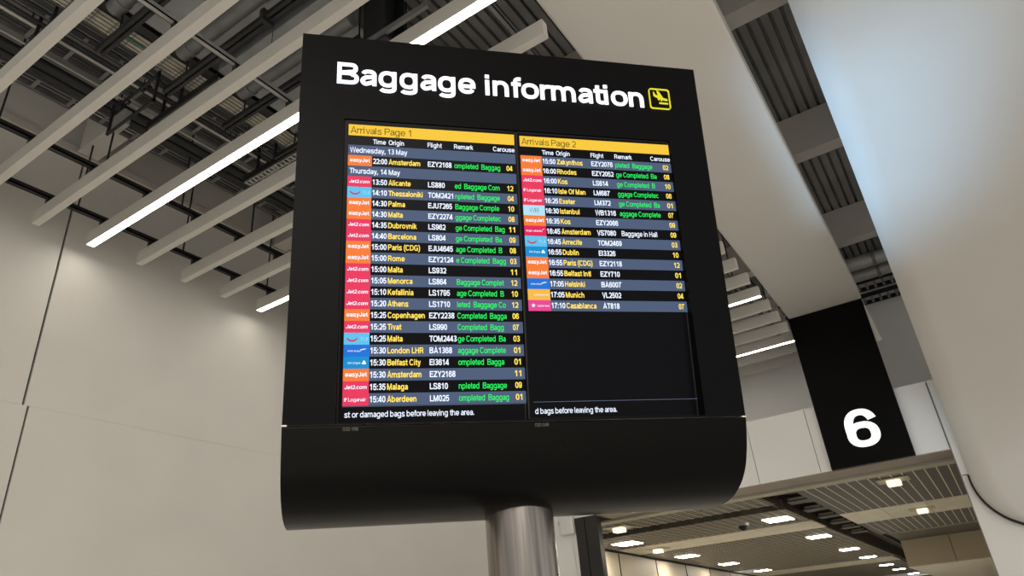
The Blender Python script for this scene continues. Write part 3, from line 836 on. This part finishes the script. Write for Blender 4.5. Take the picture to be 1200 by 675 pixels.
# display housing with the screen recess
m = MB()
DP = 0.24
o4 = [(UL, 0.0), (UR, 0.0), (UR, VT), (UL, VT)]; i4 = [(AL, AB), (AR, AB), (AR, AT), (AL, AT)]
for i in range(4):
    j = (i+1) % 4
    m.poly([FP(*o4[i]), FP(*o4[j]), FP(*i4[j]), FP(*i4[i])])
    m.poly([FP(*i4[i]), FP(*i4[j]), FP(*i4[j], -0.10), FP(*i4[i], -0.10)])
    m.poly([FP(*o4[i]), FP(*o4[i], -DP), FP(*o4[j], -DP), FP(*o4[j])])
m.poly([FP(*p, -0.10) for p in i4]); m.poly([FP(*p, -DP) for p in reversed(o4)])
bmv = m.build('display_housing', 'black', sign)
bm = bmesh.new(); bm.from_mesh(bmv.data); bmesh.ops.remove_doubles(bm, verts=bm.verts, dist=1e-5); bmesh.ops.recalc_face_normals(bm, faces=bm.faces); bm.to_mesh(bmv.data); bm.free()
# white ticks painted where light shows through the seam ends
for u in (UL-0.002, UR-0.016):
    m = MB()
    a = [FP(u, -0.0045, 0.003), FP(u+0.018, -0.0045, 0.003), FP(u+0.018, 0.0005, 0.003), FP(u, 0.0005, 0.003)]
    b = [p - ND*0.05 for p in a]
    m.mesh(a+b, [(0,1,2,3), (4,7,6,5), (0,3,7,4), (1,5,6,2), (0,4,5,1), (3,2,6,7)])
    tag(m.build('seam_light_tick', 'clip', sign), 'small white tick painted as light through the seam end')
# title
def TF(n0): return lambda x_, y_, z_: FP(x_, y_, n0+z_)
m = MB()
TB = 1.3665
for word, u0, u1 in (('Baggage', -0.6665, -0.0985), ('information', -0.0560, 0.6605)):
    put_text(m, word, TF(0.006), u0, TB, 0.0985, width=u1-u0, t=0.178, extrude=0.05)
tag(m.build('title_lettering', 'e_title', sign), 'lit white title letters')
# arrivals symbol
m = MB()
sx0, sx1, sy0, sy1 = 0.6925, 0.791, 1.3685, 1.4715
def ring(r_o, r_i, cor):
    def rr(ins, c):
        pts = []
        for cx, cy, a0 in ((sx1-ins-c, sy1-ins-c, 0), (sx0+ins+c, sy1-ins-c, 90), (sx0+ins+c, sy0+ins+c, 180), (sx1-ins-c, sy0+ins+c, 270)):
            for k in range(5):
                t = math.radians(a0+k*22.5); pts.append((cx+c*math.cos(t), cy+c*math.sin(t)))
        return pts
    a = rr(0, cor); b = rr(0.0030, cor*0.78)
    n_ = len(a)
    for lev in (0.008,):
        m.mesh([FP(x_, y_, lev) for x_, y_ in a]+[FP(x_, y_, lev) for x_, y_ in b], [(i, (i+1) % n_, n_+(i+1) % n_, n_+i) for i in range(n_)])
    m.mesh([FP(x_, y_, 0.008) for x_, y_ in a]+[FP(x_, y_, 0.0) for x_, y_ in a], [(i, (i+1) % n_, n_+(i+1) % n_, n_+i) for i in range(n_)])
    m.mesh([FP(x_, y_, 0.008) for x_, y_ in b]+[FP(x_, y_, 0.0) for x_, y_ in b], [(i, (i+1) % n_, n_+(i+1) % n_, n_+i) for i in range(n_)])
ring(0, 0, 0.012)
def SYM(px_, py_):            # fractions of the symbol square, y down
    return FP(sx0+(sx1-sx0)*px_, sy1-(sy1-sy0)*py_, 0.008)
def sympoly(pts): m.poly([SYM(a, b) for a, b in pts])
sympoly([(0.19, 0.17), (0.25, 0.20), (0.30, 0.32), (0.42, 0.355), (0.58, 0.43), (0.74, 0.475), (0.85, 0.50), (0.885, 0.545), (0.855, 0.60), (0.76, 0.605), (0.60, 0.57), (0.44, 0.515), (0.29, 0.455), (0.19, 0.40)])
sympoly([(0.36, 0.10), (0.45, 0.11), (0.55, 0.25), (0.66, 0.46), (0.60, 0.52), (0.44, 0.44), (0.39, 0.26)])
sympoly([(0.38, 0.47), (0.50, 0.52), (0.46, 0.61), (0.38, 0.57)])
sympoly([(0.52, 0.53), (0.61, 0.56), (0.58, 0.65), (0.52, 0.62)])
sympoly([(0.45, 0.69), (0.86, 0.69), (0.885, 0.735), (0.86, 0.78), (0.45, 0.78), (0.42, 0.735)])
tag(m.build('arrivals_symbol', 'e_yellow_sym', sign), 'yellow landing aeroplane symbol in a square outline')
# asset labels on the shroud top
for s, u in (('032-169', -0.606), ('032-048', 0.079)):
    m = MB()
    def LT(x_, y_, z_):
        z = -0.012 + y_; b = -0.001 + 0.018*max(0, (-z-0.005))/0.05
        return SG(x_, b-0.002, z)
    put_text(m, s, LT, u, -0.0105, 0.011, width=0.052, t=0.10)
    m.build('asset_label', 'label', sign)

# ---- screens
def screen(delta, u0, u1, rot):
    v2 = (VD*AT + ND*delta).normalized(); n2 = Vector((1, 0, 0)).cross(v2)
    o = FP(0, AT)
    ux = Vector((1, 0, 0)); cr_, sr = math.cos(rot), math.sin(rot)
    uc = (u0+u1)/2
    def T(x_, y_, z_=0.0):
        xx, yy = x_-uc, y_+0.1
        X, Y = xx*cr_-yy*sr, xx*sr+yy*cr_
        return o + ux*(X+uc) + v2*(Y-0.1) + n2*(z_-0.0075)
    m = MB()
    def raw(x_, y_, z_): return o + ux*x_ + v2*y_ + n2*(z_-0.0085)
    a = [raw(u0, -1.2035, 0), raw(u1, -1.2035, 0), raw(u1, -0.001, 0), raw(u0, -0.001, 0)]; b = [p - n2*0.02 for p in a]
    m.mesh(a+b, [(0,1,2,3), (4,7,6,5), (0,3,7,4), (1,5,6,2), (0,4,5,1), (3,2,6,7)])
    sc_ = m.build('screen', 'screen', sign)
    m = MB()
    t_ = 0.006
    for (x0, x1, y0, y1) in ((u0, u0+t_, -1.2035, -0.001), (u1-t_, u1, -1.2035, -0.001), (u0, u1, -1.2035, -1.2035+t_), (u0, u1, -0.001-t_, -0.001)):
        m.poly([raw(x0, y0, 0.0006), raw(x1, y0, 0.0006), raw(x1, y1, 0.0006), raw(x0, y1, 0.0006)])
    m.build('bezel', 'gap', sc_)
    return sc_, T
def quad(m, T, x0, x1, y0, y1, z): m.poly([T(x0, y0, z), T(x1, y0, z), T(x1, y1, z), T(x0, y1, z)])

PITCH = 0.04478; CAPH = 0.0226
OFF = 0.20
REF = bounds(glyphs('Amsterdam', OFF)[0]); XS_A = 0.1255/((REF[1]-REF[0])*CAPH)
def fit(s, w, t): b_ = bounds(glyphs(s, t)[0]); return w/((b_[1]-b_[0])*CAPH)
XS_F = fit('EZY2168', 0.0965, OFF); XS_R = fit('ompleted  Baggag', 0.190, 0.165)
def badge(m, T, kind, x0, x1, y0, y1):
    bg = {'easy': 'e_orange', 'jet2': 'e_red', 'tui': 'e_cyan', 'ba': 'e_ba', 'al': 'e_teal', 'log': 'e_red', 'wb': 'e_pale', 'va': 'e_crim', 'gold': 'e_gold', 'ram': 'e_pink'}[kind]
    m.use(bg); quad(m, T, x0, x1, y0, y1, 0.0006)
    w = x1-x0; hgt = y1-y0; yc = (y0+y1)/2
    m.use('e_white')
    z = 0.0012
    if kind == 'easy': put_text(m, 'easyJet', T, x0+w*.08, yc-.006, 0.0165, width=w*.84, t=0.19, lift=z)
    elif kind == 'jet2': put_text(m, 'Jet2.com', lambda a, b, c: T(a+(b-yc)*0.18, b, c), x0+w*.08, yc-.0065, 0.0140, width=w*.84, t=0.19, lift=z)
    elif kind == 'log':
        put_text(m, 'Loganair', T, x0+w*.22, yc-.006, 0.0125, width=w*.68, t=0.15, lift=z)
        for k in range(3): quad(m, T, x0+w*.06, x0+w*(.13+.02*k), yc-.006+k*.0045, yc-.003+k*.0045, z)
    elif kind == 'wb': m.use('e_dkblue'); put_text(m, 'WB', T, x0+w*.28, yc-.009, 0.019, width=w*.44, t=0.10, lift=z)
    elif kind == 'ba':
        put_text(m, 'british airways', T, x0+w*.16, yc-.004, 0.0062, width=w*.50, t=0.14, lift=z)
        m.poly([T(x0+w*.66, yc+.001, z), T(x0+w*.90, yc+.006, z), T(x0+w*.80, yc+.0075, z), T(x0+w*.64, yc+.004, z)])
    elif kind == 'al':
        put_text(m, 'Aer Lingus', T, x0+w*.16, yc-.004, 0.0075, width=w*.50, t=0.14, lift=z)
        for a in (90, 210, 330):
            cx, cy = x0+w*.80+.0042*math.cos(math.radians(a)), yc+.0042*math.sin(math.radians(a))
            m.poly([T(cx+.0042*math.cos(t*PI/4), cy+.0042*math.sin(t*PI/4), z) for t in range(8)])
    elif kind == 'va':
        put_text(m, 'virgin atlantic', T, x0+w*.06, yc-.004, 0.0085, width=w*.76, t=0.14, lift=z)
        m.poly([T(x0+w*.80, yc+.003, z), T(x0+w*.94, yc+.010, z), T(x0+w*.85, yc+.008, z)])
    elif kind == 'gold': put_text(m, 'Lufthansa City', T, x0+w*.28, yc-.004, 0.0075, width=w*.66, t=0.12, lift=z)
    elif kind == 'ram':
        put_text(m, 'royal air maroc', T, x0+w*.40, yc-.005, 0.0085, width=w*.54, t=0.15, lift=z)
        m.poly([T(x0+w*.22+(.009 if k % 2 == 0 else .0045)*math.cos(k*PI/5+PI/2), yc+(.009 if k % 2 == 0 else .0045)*math.sin(k*PI/5+PI/2), z) for k in range(10)])
    elif kind == 'tui':
        m.use('e_smile')
        cx, cy, R_, r_ = x0+w*.32, yc+.009, .022, .0175
        for k in range(10):
            t0, t1 = math.radians(200+k*14), math.radians(200+(k+1)*14)
            m.poly([T(cx+R_*math.cos(t0), cy+R_*.95*math.sin(t0), z), T(cx+R_*math.cos(t1), cy+R_*.95*math.sin(t1), z), T(cx+r_*math.cos(t1), cy+r_*.8*math.sin(t1), z), T(cx+r_*math.cos(t0), cy+r_*.8*math.sin(t0), z)])
        m.poly([T(cx+.017+.002*math.cos(t*PI/3), cy+.011+.002*math.sin(t*PI/3), z) for t in range(6)])
        m.use('e_pale'); put_text(m, 'TUI', T, x0+w*.62, yc-.007, 0.0125, width=w*.30, t=0.10, lift=z)

def page(sc_, T, cols, rows, n_date, title, ticker, tick_u, tick_w, line_y):
    L, Rr, bx, tx, ox, fx, rx, cx = cols
    # header
    m = MB(); m.use('e_head'); quad(m, T, L, Rr, -0.0672, -0.0190, 0.0006)
    m.use('e_headtxt'); put_text(m, title, T, L+0.008, -0.0575, 0.0285, width=0.239, t=0.125, lift=0.0012)
    m.build('page_header', None, sc_)
    m = MB(); m.use('e_white')
    for s, x_ in (('Time', tx), ('Origin', ox), ('Flight', fx), ('Remark', rx)):
        put_text(m, s, T, x_, -0.1005, 0.0205, xs=XS_A*1.06, t=0.18, lift=0.0012)
    put_text(m, 'Carouse', T, Rr, -0.1005, 0.0205, width=0.092, align='r', t=0.18, lift=0.0012)
    m.build('column_headings', None, sc_)
    y = -0.1085
    for i, row in enumerate(rows):
        m = MB()
        y1, y0 = y-PITCH*i, y-PITCH*(i+1)
        base_ = (y0+y1)/2-0.0108
        m.use('e_blue' if i % 2 == n_date else 'screen'); quad(m, T, L if len(row) == 1 else bx, Rr+0.002, y0, y1, 0.0004)
        if len(row) == 1:
            m.use('e_white'); put_text(m, row[0], T, L+0.007, base_, CAPH, xs=XS_A*1.04, t=0.17, lift=0.0012)
            m.build('date_row', None, sc_); continue
        bd, tm, org, fl_, rem, car = row
        badge(m, T, bd, L, bx, y0, y1)
        m.use('e_white'); put_text(m, tm, T, tx, base_, CAPH, width=0.0565, t=OFF, lift=0.0012)
        m.use('e_yel'); put_text(m, org, T, ox, base_, CAPH, xs=XS_A, t=OFF, lift=0.0012)
        m.use('e_white'); put_text(m, fl_, T, fx, base_, CAPH, xs=XS_F, t=OFF, lift=0.0012)
        if rem:
            m.use('e_white' if rem.startswith('Baggage in') else 'e_grn')
            put_text(m, rem, T, rx, base_, CAPH, xs=XS_R, t=0.165, lift=0.0012)
        m.use('e_yel'); put_text(m, car, T, cx, base_, CAPH, width=0.0255, align='r', t=OFF, lift=0.0012)
        m.build('flight_row', None, sc_)
    m = MB(); m.use('e_line'); quad(m, T, L, Rr, line_y-0.0014, line_y, 0.0005)
    m.use('e_white'); put_text(m, ticker, T, tick_u, -1.1795, 0.0215, width=tick_w, t=0.16, lift=0.0012)
    m.build('ticker_line', None, sc_)

P1 = [('Wednesday, 13 May',), ('easy', '22:00', 'Amsterdam', 'EZY2168', 'ompleted  Baggag', '04'), ('Thursday, 14 May',),
      ('jet2', '13:50', 'Alicante', 'LS880', 'ed  Baggage Com', '12'), ('tui', '14:10', 'Thessaloniki', 'TOM2421', 'npleted  Baggage', '04'),
      ('easy', '14:30', 'Palma', 'EJU7265', 'Baggage Comple', '10'), ('easy', '14:30', 'Malta', 'EZY2274', 'ggage Completec', '08'),
      ('jet2', '14:35', 'Dubrovnik', 'LS962', 'ge Completed  Bag', '11'), ('jet2', '14:40', 'Barcelona', 'LS804', 'ge Completed  Ba', '09'),
      ('easy', '15:00', 'Paris (CDG)', 'EJU4645', 'age Completed  B', '08'), ('easy', '15:00', 'Rome', 'EZY2124', 'e Completed  Bagg', '03'),
      ('jet2', '15:00', 'Malta', 'LS932', '', '11'), ('jet2', '15:05', 'Menorca', 'LS864', 'Baggage Complet', '12'),
      ('jet2', '15:10', 'Kefallinia', 'LS1795', 'age Completed  B', '10'), ('jet2', '15:20', 'Athens', 'LS1710', 'leted  Baggage Co', '12'),
      ('easy', '15:25', 'Copenhagen', 'EZY2238', 'Completed  Bagga', '06'), ('jet2', '15:25', 'Tivat', 'LS990', ' Completed  Bagg', '07'),
      ('tui', '15:25', 'Malta', 'TOM2443', 'ge Completed  Ba', '03'), ('ba', '15:30', 'London LHR', 'BA1368', 'aggage Complete', '01'),
      ('al', '15:30', 'Belfast City', 'EI3614', 'ompleted  Bagga', '01'), ('easy', '15:30', 'Amsterdam', 'EZY2168', '', '11'),
      ('jet2', '15:35', 'Malaga', 'LS810', 'npleted  Baggage', '09'), ('log', '15:40', 'Aberdeen', 'LM025', 'ompleted  Baggag', '01')]
P2 = [('easy', '15:50', 'Zakynthos', 'EZY2076', 'pleted  Baggage', '02'), ('easy', '16:00', 'Rhodes', 'EZY2052', 'ge Completed  Ba', '08'),
      ('jet2', '16:00', 'Kos', 'LS614', 'ge Completed  B', '10'), ('log', '16:10', 'Isle Of Man', 'LM687', 'ggage Completec', '06'),
      ('log', '16:25', 'Exeter', 'LM372', 'ge Completed  Ba', '01'), ('wb', '16:30', 'Istanbul', 'WB1316', 'aggage Complete', '07'),
      ('easy', '16:35', 'Kos', 'EZY2066', '', '09'), ('va', '16:45', 'Amsterdam', 'VS7080', 'Baggage in Hall', '09'),
      ('tui', '16:45', 'Arrecife', 'TOM2469', '', '03'), ('al', '16:55', 'Dublin', 'EI3326', '', '10'),
      ('easy', '16:55', 'Paris (CDG)', 'EZY2118', '', '12'), ('easy', '16:55', 'Belfast Intl', 'EZY710', '', '01'),
      ('ba', '17:05', 'Helsinki', 'BA6007', '', '02'), ('gold', '17:05', 'Munich', 'VL2502', '', '04'), ('ram', '17:10', 'Casablanca', 'AT818', '', '07')]
s1, T1 = screen(0.065, AL+0.001, 0.0665, 0.0035)
page(s1, T1, (-0.615, 0.0615, -0.5225, -0.519, -0.457, -0.301, -0.193, 0.0490), P1, 0, 'Arrivals Page 1', 'st or damaged bags before leaving the area.', -0.607, 0.469, -1.140)
s2, T2 = screen(0.045, 0.0685, AR-0.001, 0.006)
page(s2, T2, (0.085, 0.7595, 0.1765, 0.179, 0.2405, 0.394, 0.502, 0.7475), P2, 0, 'Arrivals Page 2', 'd bags before leaving the area.', 0.089, 0.325, -1.1345)

# ------------------------------------------------------------------ lights
def area(name, loc, rot, sx, sy, power, col):
    l = bpy.data.lights.new(name, 'AREA'); l.shape = 'RECTANGLE'; l.size = sx; l.size_y = sy; l.energy = power; l.color = col
    o = bpy.data.objects.new(name, l); COL.objects.link(o); o.location = loc; o.rotation_euler = rot
    return o
WARM = (1.0, 0.915, 0.81)
area('added_fill_light', (2.5, -4.0, 5.2), (0, 0, 0), 6, 3, 850, WARM)  # added unseen fill behind the camera, brightens the floor for bounce
# added cool spots without a known source, blue glow for right ribbon and pier
def spot(name, loc, target, power, col, ang, blend, size):
    l = bpy.data.lights.new(name, 'SPOT'); l.energy = power; l.color = col; l.spot_size = math.radians(ang); l.spot_blend = blend; l.shadow_soft_size = size
    o = bpy.data.objects.new(name, l); COL.objects.link(o); o.location = loc
    o.rotation_euler = (Vector(target)-Vector(loc)).to_track_quat('-Z', 'Y').to_euler(); return o
for yy, pw in ((4.75, 270), (5.2, 330), (5.65, 360), (6.1, 360), (6.55, 340), (7.0, 320), (7.45, 260)):
    spot('added_cool_wash', (-3.0, yy, 2.0), (0.42, yy+0.15, 5.70), pw, (0.36, 0.66, 1.0), 24, 1.0, 0.12)
spot('added_cool_wash', (-0.9, 5.5, 1.5), (-0.35, 10.5, 3.7), 130, (0.40, 0.68, 1.0), 14, 1.0, 0.2)

w = bpy.data.worlds.new('world'); SC.world = w; w.use_nodes = True
bg = w.node_tree.nodes['Background']; bg.inputs[0].default_value = (1.0, 0.965, 0.91, 1); bg.inputs[1].default_value = 0.74

SC.view_settings.view_transform = 'Standard'
SC.view_settings.look = 'None'
SC.view_settings.exposure = 0.0
SC.view_settings.gamma = 1.0
SC.view_settings.use_curve_mapping = False
